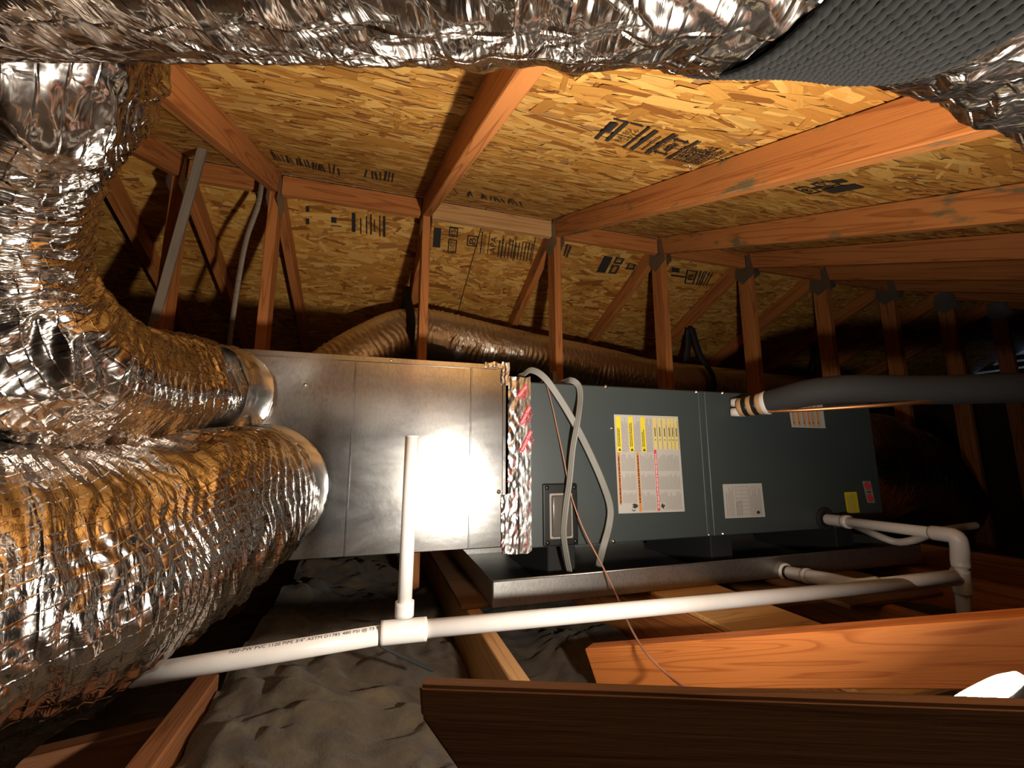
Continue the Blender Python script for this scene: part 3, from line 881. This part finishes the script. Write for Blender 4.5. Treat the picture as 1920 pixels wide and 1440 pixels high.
# ---- drain pan on its bearers
pan = thing('drain_pan', (1.2, 1.62, -0.43), 'long shallow galvanised drain pan beneath the grey cabinet', 'pan')
def wall(lo, hi): return box('side', lo, hi, M['galv_pan'], pan, 0.0012)
box('base', (0.345, 1.28, -0.4265), (2.14, 1.97, -0.4245), M['galv_pan'], pan, 0)
wall((0.345, 1.279, -0.4265), (2.14, 1.282, -0.355)); wall((0.345, 1.968, -0.4265), (2.14, 1.971, -0.355))
wall((0.344, 1.282, -0.4265), (0.347, 1.968, -0.355)); wall((2.138, 1.282, -0.4265), (2.141, 1.968, -0.355))
tube('rolled_rim', [(Vector((0.345, 1.28, -0.355)), 0.003), (Vector((2.14, 1.28, -0.355)), 0.003)], M['galv_pan'], pan, 0.5, 8)
for x in (0.62, 1.28, 1.92):
    o = box('support_block', (x-0.05, 1.42, -0.4243), (x+0.05, 1.84, -0.2875), M['rubber'], None, 0.004)
    tag(o, {0.62: 'dark block under the left end of the grey cabinet', 1.28: 'dark block under the middle of the grey cabinet', 1.92: 'dark block under the right end of the grey cabinet'}[x], 'block', 'blocks under the cabinet')
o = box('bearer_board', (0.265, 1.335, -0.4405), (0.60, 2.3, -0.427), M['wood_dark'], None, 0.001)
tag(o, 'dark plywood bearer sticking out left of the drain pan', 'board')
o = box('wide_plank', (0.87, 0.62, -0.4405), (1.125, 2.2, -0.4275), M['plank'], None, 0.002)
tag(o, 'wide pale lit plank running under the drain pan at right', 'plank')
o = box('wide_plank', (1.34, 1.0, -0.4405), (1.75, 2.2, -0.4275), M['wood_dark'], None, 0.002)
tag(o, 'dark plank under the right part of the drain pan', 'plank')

# ================================================================== FLEX DUCTS
def foil_disp(seed, pleat=0.010, pitch=0.045, crump=0.004, lobes=0.02, zone=None):
    def f(s, th, p, r):
        c, sn = math.cos(th), math.sin(th)
        q = Vector((c*1.3+seed, sn*1.3, s*3.0))
        low = noise.noise(q)*lobes
        wob = noise.noise(Vector((c*1.1, sn*1.1+seed, s*4)))*1.7
        amp = max(0.0, noise.noise(Vector((c*1.2+7, sn*1.2+seed, s*5)))+0.42)
        k = 1.0 if zone is None else zone(s)
        ph = s/pitch+wob
        tri = abs((ph % 1.0)-0.5)*2.0
        pl_ = (tri**1.7-0.4)*pleat*amp*k
        ph2 = s/(pitch*0.37)+wob*2.1+noise.noise(Vector((c*3+seed, sn*3, s*8)))*1.2
        pl2 = (abs((ph2 % 1.0)-0.5)*2)**0.8*pleat*0.30*k
        cr = (abs(noise.noise(Vector((c*r*60, sn*r*60+seed, s*45))))+0.3*abs(noise.noise(Vector((c*r*130, sn*r*130+seed, s*150)))))*crump
        return low+pl_+pl2-cr
    return f
def duct(name, label, pts, mat, seed, ds, seg, group='silver flex ducts', **kw):
    base = min((p[0] for p in pts), key=lambda v: v.z)
    d_ = thing(name, base, label, 'duct', group)
    tube('jacket', pts, mat, d_, ds, seg, foil_disp(seed, **kw))
    return d_
def camrel(t_, w_, u_): return RT*t_+FW*w_+UP*u_
# upper-left duct: off the plenum front, bends up along the left edge
D1 = [(Vector((-0.392, 1.352, 0.165)), 0.118), (at(385, 728, 1.20), 0.122), (at(310, 730, 1.02), 0.128), (at(205, 722, 0.84), 0.131), (at(75, 670, 0.70), 0.133), (at(-45, 530, 0.62), 0.125),
      (at(-62, 360, 0.57), 0.124), (at(-30, 200, 0.52), 0.120), (at(20, 60, 0.45), 0.115), (at(-20, -80, 0.45), 0.115), (camrel(-0.85, 0.46, 0.40), 0.115)]
d1 = duct('flex_duct', 'silver foil flex duct bending up the left edge from the plenum', D1, M['foil'], 1.0, 0.0045, 190, pleat=0.016, pitch=0.05, crump=0.003)
# lower-left duct: larger, sweeps towards the camera
D2 = [(Vector((-0.285, 1.352, -0.09)), 0.165), (at(478, 938, 1.19), 0.172), (at(430, 945, 1.03), 0.182), (at(330, 985, 0.87), 0.188), (at(190, 1050, 0.74), 0.190), (at(20, 1106, 0.63), 0.202), (at(-200, 1160, 0.54), 0.21), (at(-520, 1260, 0.46), 0.19)]
d2 = duct('flex_duct', 'big silver foil flex duct bulging at lower left below the upright one', D2, M['foil'], 5.0, 0.005, 230, pleat=0.020, pitch=0.055, crump=0.003)
# overhead duct crossing the top of the view
def camrel(t_, w_, u_): return RT*t_+FW*w_+UP*u_
D3 = [(camrel(-1.0, 0.20, 0.27), 0.10), (camrel(-0.6, 0.185, 0.265), 0.10), (camrel(-0.3, 0.175, 0.252), 0.10), (camrel(0.0, 0.171, 0.246), 0.10), (camrel(0.10, 0.171, 0.245), 0.10), (camrel(0.18, 0.172, 0.240), 0.098), (camrel(0.26, 0.176, 0.228), 0.10), (camrel(0.34, 0.182, 0.198), 0.10), (camrel(0.46, 0.195, 0.150), 0.10), (camrel(0.62, 0.20, 0.10), 0.10)]
d3 = duct('flex_duct', 'silver foil flex duct crossing overhead along the top of the view', D3, M['foil'], 9.0, 0.0032, 230, pleat=0.008, pitch=0.06, crump=0.003, lobes=0.010)
# duct behind the posts
D4 = [(Vector((-0.36, 2.25, 0.20)), 0.15), (Vector((-0.18, 2.33, 0.42)), 0.15), (Vector((0.02, 2.38, 0.58)), 0.150), (Vector((0.16, 2.40, 0.66)), 0.138), (Vector((0.36, 2.40, 0.645)), 0.150), (Vector((0.85, 2.40, 0.575)), 0.150), (Vector((1.25, 2.40, 0.53)), 0.150),
      (Vector((1.7, 2.40, 0.47)), 0.148), (Vector((2.4, 2.42, 0.45)), 0.146), (Vector((3.2, 2.46, 0.43)), 0.145), (Vector((4.4, 2.5, 0.42)), 0.145)]
d4 = duct('flex_duct', 'golden-lit foil flex duct strapped up behind the roof posts', D4, M['foil_fine'], 14.0, 0.008, 110, pleat=0.009, pitch=0.028, crump=0.003, lobes=0.008)
# return duct at the far end of the cabinet
D5 = [(Vector((2.062, 1.62, -0.02)), 0.255), (Vector((2.16, 1.62, -0.03)), 0.262), (Vector((2.45, 1.66, -0.05)), 0.262), (Vector((2.9, 1.76, -0.12)), 0.26), (Vector((3.5, 2.0, -0.30)), 0.255)]
d5 = duct('flex_duct', 'dark foil flex duct leaving the right end of the cabinet', D5, M['foil'], 21.0, 0.009, 130, pleat=0.014, pitch=0.05, crump=0.004)
# foil collars where the two ducts meet the plenum
def collar(par, pt, r, label=None):
    o = tube('collar_band', [(pt+Vector((0, -0.045, 0))+Vector((-0.02, 0, 0)), r+0.001), (pt+Vector((-0.004, -0.018, 0)), r+0.006), (pt+Vector((0, -0.0005, 0)), r+0.008)], M['tape'], par, 0.003, 90, foil_disp(3.3, 0.003, 0.02, 0.004, 0.004))
    return o
collar(d1, D1[0][0]-Vector((0, 0.002, 0)), 0.120)
collar(d2, D2[0][0]-Vector((0, 0.002, 0)), 0.168)

# ---- woven black strap round the overhead duct
def webbing_sleeve():
    P, R = catmull(D3, 0.002); F = frames(P)
    acc = 0; S = [0.0]
    for i in range(1, len(P)): acc += (P[i]-P[i-1]).length; S.append(acc)
    iz = min(range(len(P)), key=lambda i: abs((P[i]).dot(RT)-0.166))
    s0 = S[iz]
    nu, nv = 170, 620
    width = 0.090
    low = foil_disp(9.0, pleat=0.0, pitch=0.06, crump=0.0, lobes=0.010)
    V_, F_ = [], []
    pitch_u, pitch_v = 0.0050, 0.0046
    for j in range(nv):
        th = math.radians(20)+math.radians(320)*j/(nv-1)
        arc = th*0.1
        for i in range(nu):
            uu = (i/(nu-1)-0.5)*width
            s = s0+uu+(arc-0.31)*-0.22
            k = min(len(P)-1, max(0, int(np.searchsorted(S, s))))
            t_, n_, b_ = F[k]
            x = uu/pitch_u; fx = abs(math.sin(math.pi*x))
            y = arc/pitch_v+(0.5 if int(math.floor(x)) % 2 else 0)+0.35*math.sin(2*math.pi*x)
            h = 0.0019*fx**0.7*(0.5+0.5*abs(math.sin(math.pi*y)))
            d_ = n_*math.cos(th)+b_*math.sin(th)
            V_.append(P[k]+t_*(s-S[k])+d_*(R[k]+low(s, th, None, R[k])+0.0018+h))
    for j in range(nv-1):
        for i in range(nu-1):
            a = j*nu+i; F_.append((a, a+1, a+nu+1, a+nu))
    o = mesh('webbing_strap', V_, F_, M['webbing'], None, True)
    md = o.modifiers.new('thick', 'SOLIDIFY'); md.thickness = 0.0015; md.offset = -1
    return tag(o, 'coarse black woven strap slung under the overhead foil duct at top right', 'strap')
webbing_sleeve()

# ---- flat black straps hanging the rear duct
def ribbon(name, pts, wdt, thk, mat, side, parent=None, ds=0.01):
    """flat strip along pts; side = direction of its width"""
    P, _ = catmull([(p, 1) for p in pts], ds)
    V_, F_ = [], []
    for i, p in enumerate(P):
        t_ = (P[min(i+1, len(P)-1)]-P[max(i-1, 0)]).normalized()
        sd = side(p) if callable(side) else Vector(side)
        sd = (sd-t_*sd.dot(t_)).normalized(); n_ = t_.cross(sd)
        for a, b in ((-1, -1), (1, -1), (1, 1), (-1, 1)): V_.append(p+sd*(a*wdt/2)+n_*(b*thk/2))
    for i in range(len(P)-1):
        for k in range(4):
            a = i*4+k; b = i*4+(k+1) % 4; F_.append((a, b, b+4, a+4))
    F_.append((3, 2, 1, 0)); e = (len(P)-1)*4; F_.append((e, e+1, e+2, e+3))
    return mesh(name, V_, F_, mat, parent, True)
def duct_strap(x, zc, r, top, label, hang=0.0):
    V0 = []
    n = 22
    loop = [Vector((x+hang, 2.40-0.02, top))]
    loop.append(Vector((x+hang*0.6, 2.40-r*0.5, zc+r*1.25)))
    for i in range(n+1):
        a = math.radians(55)+math.radians(250)*i/n
        loop.append(Vector((x+0.02*math.sin(a), 2.40-r*math.sin(a)*1.0, zc+r*math.cos(a))))
    loop.append(Vector((x+hang*0.6, 2.40+r*0.3, zc+r*1.25)))
    loop.append(Vector((x+hang, 2.41, top)))
    o = ribbon('duct_strap', loop, 0.046, 0.002, M['rubber'], (1, 0.0, 0), None, 0.012)
    return tag(o, label, 'strap', 'black straps around the rear duct')
duct_strap(0.135, 0.66, 0.146, 0.93, 'black strap pinching the rear duct left of the central post')
duct_strap(2.03, 0.462, 0.160, 0.86, 'black strap on the rear duct beside the dim brown post')
duct_strap(3.18, 0.432, 0.160, 0.84, 'black strap on the rear duct lost in the dark at right')

# ================================================================== STICKS AND BRACES
o = beam('grey_stick', at(388, 250, 1.64), at(262, 700, 1.66), 0.030, 0.022, M['wood_grey'], None, up=(0.2, -1, 0))
tag(o, 'pale grey stick leaning in front of the shadowed left truss post', 'stick')
o = ribbon('hanging_strip', [at(492, 335, 1.80), at(484, 385, 1.79), at(462, 450, 1.79), at(445, 540, 1.80), at(428, 660, 1.82)], 0.018, 0.004, M['wood_grey'], (1, 0, 0.2))
tag(o, 'thin curved grey-brown strip hanging beside the left lit post', 'strip')
br0 = at(1116, 1247, 1.13)
o = beam('brace_board', br0, br0+(at(2120, 1207, 0.56)-br0)*2.08, 0.038, 0.092, M['wood_bright'], None, up=UP)
tag(o, 'bright orange fir brace rising to the right in front of the drain pipes', 'brace')
# foreground board with the slanting end cut
def fore_board():
    b0 = at(795, 1267, 0.285); b1 = at(2300, 1316, 0.253)
    zt = -0.1415; b0.z = zt; b1.z = zt
    d = (b1-b0); L = d.length; d.normalize()
    back = Vector((-d.y, d.x, 0))
    pts = [(0.0, 0.0), (0.002, -0.018), (0.042, -0.065), (0.09, -0.125), (L, -0.125), (L, 0.0)]
    bm = bmesh.new()
    m_ = Matrix((d, back, Vector((0, 0, 1)))).transposed().to_4x4(); m_.translation = b0
    f_ = [bm.verts.new((a, -0.013, c)) for a, c in pts]; r_ = [bm.verts.new((a, 0.0, c)) for a, c in pts]
    bm.faces.new(f_); bm.faces.new(r_[::-1])
    for i in range(6):
        j = (i+1) % 6; bm.faces.new((f_[i], f_[j], r_[j], r_[i]))
    bmesh.ops.recalc_face_normals(bm, faces=bm.faces)
    bmesh.ops.bevel(bm, geom=list(bm.edges), offset=0.002, segments=2, affect='EDGES')
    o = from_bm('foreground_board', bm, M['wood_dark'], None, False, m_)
    return tag(o, 'dark unlit board close in front along the bottom right', 'board')
fore_board()
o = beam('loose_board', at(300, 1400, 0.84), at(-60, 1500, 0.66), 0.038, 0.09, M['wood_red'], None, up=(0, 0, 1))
tag(o, 'red-brown board end at the bottom left corner', 'board')

# ================================================================== PIPES
dr = thing('condensate_drain', at(755, 1180, 0.82)+Vector((0, 0, -0.02)), 'white plastic condensate drain with upright vent, tee and long run', 'pipe')
TEE = at(757, 1183, 0.82)
RP = 0.0167; RV = 0.01335
END = at(1797, 1086, 1.25)
ax = (END-TEE).normalized()
LEFT = atY(250, 1268, 0.93)
axl = (LEFT-TEE).normalized()
def pipe(p0, p1, r=RP, name='pipe'): return tube(name, [(p0, r), (p1, r)], M['pvc'], dr, 1.0, 28)
pipe(TEE+ax*0.03, END)
lp = pipe(TEE+axl*0.03, LEFT)
pv = at(762, 815, 0.82)
pipe(TEE+Vector((0, 0, 0.05)), Vector((TEE.x+0.002, TEE.y, pv.z)), RV, 'vent_pipe')
# open rim of the vent
lathe('vent_rim', [(-0.03, RV*0.8), (0.0, RV*0.82), (0.0005, RV*0.99), (-0.001, RV*1.01)], M['pvc'], dr, (TEE.x+0.002, TEE.y, pv.z), (0, 0, 1), 28)
def fitting(name, pts, r): return tube(name, [(Vector(p), r) for p in pts], M['pvc'], dr, 0.006, 28)
tee = fitting('tee', [TEE-ax*0.042, TEE+ax*0.042], RP+0.0042)
fitting('tee_branch', [TEE, TEE+Vector((0, 0, 0.03))], RV+0.0075).parent = dr
fitting('tee_branch', [TEE+Vector((0, 0, 0.026)), TEE+Vector((0, 0, 0.052))], RV+0.0042)
# cabinet drain outlet to elbow
g0 = gp+Vector((0, 0.004, 0))
e0 = at(1788, 1004, 1.26)
dd = (e0-g0).normalized()
pipe(g0, e0)
fitting('coupling', [g0+dd*0.02, g0+dd*0.105], RP+0.0042)
fitting('coupling', [g0+dd*0.105, g0+dd*0.125], RP+0.0075)
e1 = at(1800, 1050, 1.255)
fitting('elbow', [e0-dd*0.06, e0-dd*0.02, (e0*2+at(1802, 1012, 1.25))/3, at(1799, 1025, 1.252), e1, e1+Vector((0, 0, -0.02))], RP+0.0045)
pipe(e1, at(1812, 1200, 1.25))
fitting('tee', [at(1800, 1068, 1.252), at(1806, 1112, 1.25)], RP+0.0045)
# pan outlet
p0 = atY(1470, 1072, 1.28); p1 = at(1560, 1088, 1.36); p2 = at(1612, 1100, 1.20); p3 = at(1790, 1080, 1.19)
pd = (p1-p0).normalized()
pipe(p0, p1)
lathe('locknut', [(0, 0.030), (0.005, 0.031), (0.010, 0.030), (0.0101, 0.017)], M['white_tape'], dr, p0+pd*0.002, (0, -1, 0), 18)
lathe('bushing', [(0, 0.022), (0.028, 0.022), (0.0281, 0.015)], M['black'], dr, p0, pd, 24)
fitting('coupling', [p0+pd*0.026, p0+pd*0.10], RP+0.0045)
fitting('coupling', [p0+pd*0.10, p0+pd*0.115], RP+0.0075)
fitting('elbow', [p1-pd*0.09, p1, (p1+p2)/2+Vector((0, 0, -0.001)), p2, p2+(p3-p2).normalized()*0.05], RP+0.0045)
pipe(p2, p3)
# printing along the left pipe
dl = (TEE-LEFT).normalized(); tocam = (-(TEE+LEFT)/2); upv = Vector((0, 0, 1)); outv = (tocam-dl*tocam.dot(dl)).normalized()
rad = (outv*0.55+upv*0.83).normalized(); tan_ = dl.cross(rad)
def onpipe(s, off):
    a = off/RP
    return LEFT+dl*s+(rad*math.cos(a)+tan_*math.sin(a))*(RP+0.0004)
Lp = (TEE-LEFT).length-0.045
V_, Fc_ = text_shape('NSF-PW PVC 1120 PIPE 3/4" ASTM D1785 480 PSI @ 73 F')
sgn = 1 if tan_.z > 0 or tan_.dot(UP) > 0 else -1
mesh('print', [onpipe(0.14+(Lp-0.14)*x, sgn*(y-0.5)*0.0085) for x, y in V_], Fc_, M['txt'], dr)
# loop of soft white hose behind the cabinet drain
hs = tube('drain_hose', [(atY(1600, 985, 1.42), 0.013), (at(1640, 1002, 1.68), 0.013), (at(1680, 1016, 1.62), 0.013), (at(1715, 1012, 1.58), 0.013), (at(1760, 996, 1.60), 0.013), (at(1830, 985, 1.7), 0.013)], M['pvc'], None, 0.01, 18)
tag(hs, 'soft white hose sagging behind the drain pipe at right', 'hose')
bt = tube('black_cable', [(at(705, 1205, 0.86), 0.0035), (at(735, 1222, 0.88), 0.0035), (at(800, 1252, 0.95), 0.004), (at(812, 1256, 0.96), 0.004)], M['rubber'], None, 0.01, 10)
tag(bt, 'short black cable poking out under the white tee', 'cable')

# ---- line set
ls = thing('line_set', atY(1385, 764, YF), 'thick black insulated refrigerant line with taped end leaving the cabinet', 'line')
A0 = atY(1378, 766, YF+0.01)
LSP = [(A0, 0.030), (at(1392, 762, 1.66), 0.036), (at(1425, 756, 1.60), 0.037), (at(1455, 751, 1.55), 0.042), (at(1520, 736, 1.47), 0.045), (at(1600, 729, 1.42), 0.046), (at(1740, 731, 1.38), 0.046), (at(1920, 727, 1.33), 0.046), (at(2200, 722, 1.28), 0.046), (at(2700, 715, 1.25), 0.046)]
tube('foam_sleeve', LSP[2:], M['foam'], ls, 0.02, 28)
def band(a, b, mat, r0, r1, name='tape_band'):
    tube(name, [(a, r0), (a*0.5+b*0.5, (r0+r1)/2+0.0005), (b, r1)], M[mat], ls, 0.004, 24)
q = [LSP[0][0].lerp(LSP[3][0], k/8.0) for k in range(9)]
q = [at(1386+9*i, 764.5-1.6*i, 1.645-0.012*i) for i in range(8)]
band(q[0], q[1], 'tan', 0.032, 0.035); band(q[1], q[2], 'black_tape', 0.035, 0.036); band(q[2], q[3], 'tan', 0.036, 0.037)
band(q[3], q[4], 'black_tape', 0.037, 0.038); band(q[4], q[5], 'tan', 0.038, 0.040); band(q[5], q[6], 'white_tape', 0.040, 0.043)
for (a, b) in (((1372, 755), (1392, 755)), ((1371, 773), (1393, 772))):
    tube('white_stub', [(atY(a[0], a[1], YF-0.012), 0.016), (atY(b[0]+4, b[1], YF-0.05), 0.018)], M['white_tape'], ls, 0.02, 18)
cp = tube('copper_tube', [(at(1436, 771, 1.56), 0.0058), (at(1500, 769, 1.48), 0.006), (at(1600, 763, 1.40), 0.0065), (at(1690, 757, 1.36), 0.0065), (at(1790, 748, 1.36), 0.0065), (at(1960, 742, 1.36), 0.0065)], M['copper'], None, 0.02, 14)
tag(cp, 'bare copper tube running under the black insulated line', 'tube')

# ---- grey flat cables and thin copper wire
prof = []
for k in range(48):
    a = 2*math.pi*k/48
    u = math.cos(a); v = math.sin(a)
    prof.append((u*1.0, (1 if v > 0 else -1)*abs(v)**0.4*(0.16+0.13*abs(math.cos(3*math.pi*u*0.5)))))
def flat_cable(pts, label, w_=0.0108):
    o = tube('flat_cable', [(p, w_) for p in pts], M['cable'], None, 0.008, 48, None, True, (0, -1, 0.0), prof)
    return tag(o, label, 'cable', 'grey flat cables over the cabinet')
Y1 = YF-0.03
flat_cable([Vector((0.50, 1.50, 0.262)), Vector((0.466, 1.42, 0.268)), atY(981, 703, YF+0.035), atY(996, 694, YF+0.0), atY(1020, 707, Y1), atY(1048, 745, Y1-0.005), atY(1078, 795, Y1-0.01), atY(1105, 848, Y1), atY(1130, 905, Y1), atY(1144, 950, Y1+0.003), atY(1142, 985, Y1+0.003), atY(1130, 1030, Y1), atY(1122, 1062, 1.36)],
           'grey flat cable crossing right over the cabinet front')
flat_cable([Vector((0.60, 1.52, 0.258)), Vector((0.63, 1.42, 0.257)), atY(1070, 713, YF-0.004), atY(1084, 722, YF-0.018), atY(1088, 745, Y1), atY(1083, 790, Y1-0.022), atY(1074, 840, Y1-0.012), atY(1068, 900, Y1-0.006), atY(1061, 950, Y1-0.008), atY(1057, 1000, Y1), atY(1062, 1040, Y1+0.008), atY(1068, 1072, 1.345)],
           'grey flat cable hanging straight past the breaker window')
wr = tube('copper_wire', [(Vector((0.535, 1.40, 0.248)), 0.0016), (atY(1022, 716, YF-0.006), 0.0016), (atY(1034, 755, YF-0.012), 0.0016), (atY(1045, 805, YF-0.012), 0.0018), (atY(1058, 865, YF-0.02), 0.002), (atY(1070, 925, 1.325), 0.0022), (atY(1093, 990, 1.305), 0.0024), (atY(1130, 1062, 1.26), 0.0026), (atY(1158, 1120, 1.18), 0.0026), (atY(1180, 1172, 1.02), 0.0026), (atY(1210, 1222, 0.90), 0.0026), (atY(1255, 1268, 0.80), 0.0026), (at(1300, 1302, 0.70), 0.0026), (at(1345, 1345, 0.64), 0.0026), (atZ(1390, 1400, -0.50), 0.0026), (atZ(1400, 1412, -0.575), 0.0026)], M['copperwire'], None, 0.012, 8)
tag(wr, 'thin reddish copper wire trailing from the cabinet down to the right', 'wire')

# ================================================================== WORK LIGHT
wl = thing('work_light', LAMP_POS-Vector((0, 0, 0.06)), 'round glowing work light peeking over the dark foreground board', 'lamp')
lathe('housing', [(-0.045, 0.018), (-0.040, 0.024), (-0.010, 0.039), (-0.001, 0.042), (0.0, 0.0405)], M['black'], wl, LAMP_POS, LAMP_DIR, 40)
lathe('lens', [(0.0, 0.0405), (0.004, 0.039), (0.0065, 0.031), (0.0078, 0.018), (0.008, 0.0001)], M['lens'], wl, LAMP_POS, LAMP_DIR, 40)
lathe('stand', [(0.0, 0.03), (0.008, 0.03), (0.012, 0.008), (0.06, 0.008)], M['black'], wl, LAMP_POS-Vector((0, 0, 0.085))-LAMP_DIR*0.015, (0, 0, 1), 20)
ld = bpy.data.lights.new('work_light_beam', 'AREA')
ld.shape = 'DISK'; ld.size = 0.066; ld.energy = LAMP_WATT; ld.color = (1.0, 0.885, 0.74)
lo = bpy.data.objects.new('work_light_beam', ld)
lo.matrix_basis = frame(LAMP_POS+LAMP_DIR*0.0095, LAMP_DIR) @ Matrix.Rotation(-math.pi/2, 4, 'Y')
link(lo, wl)
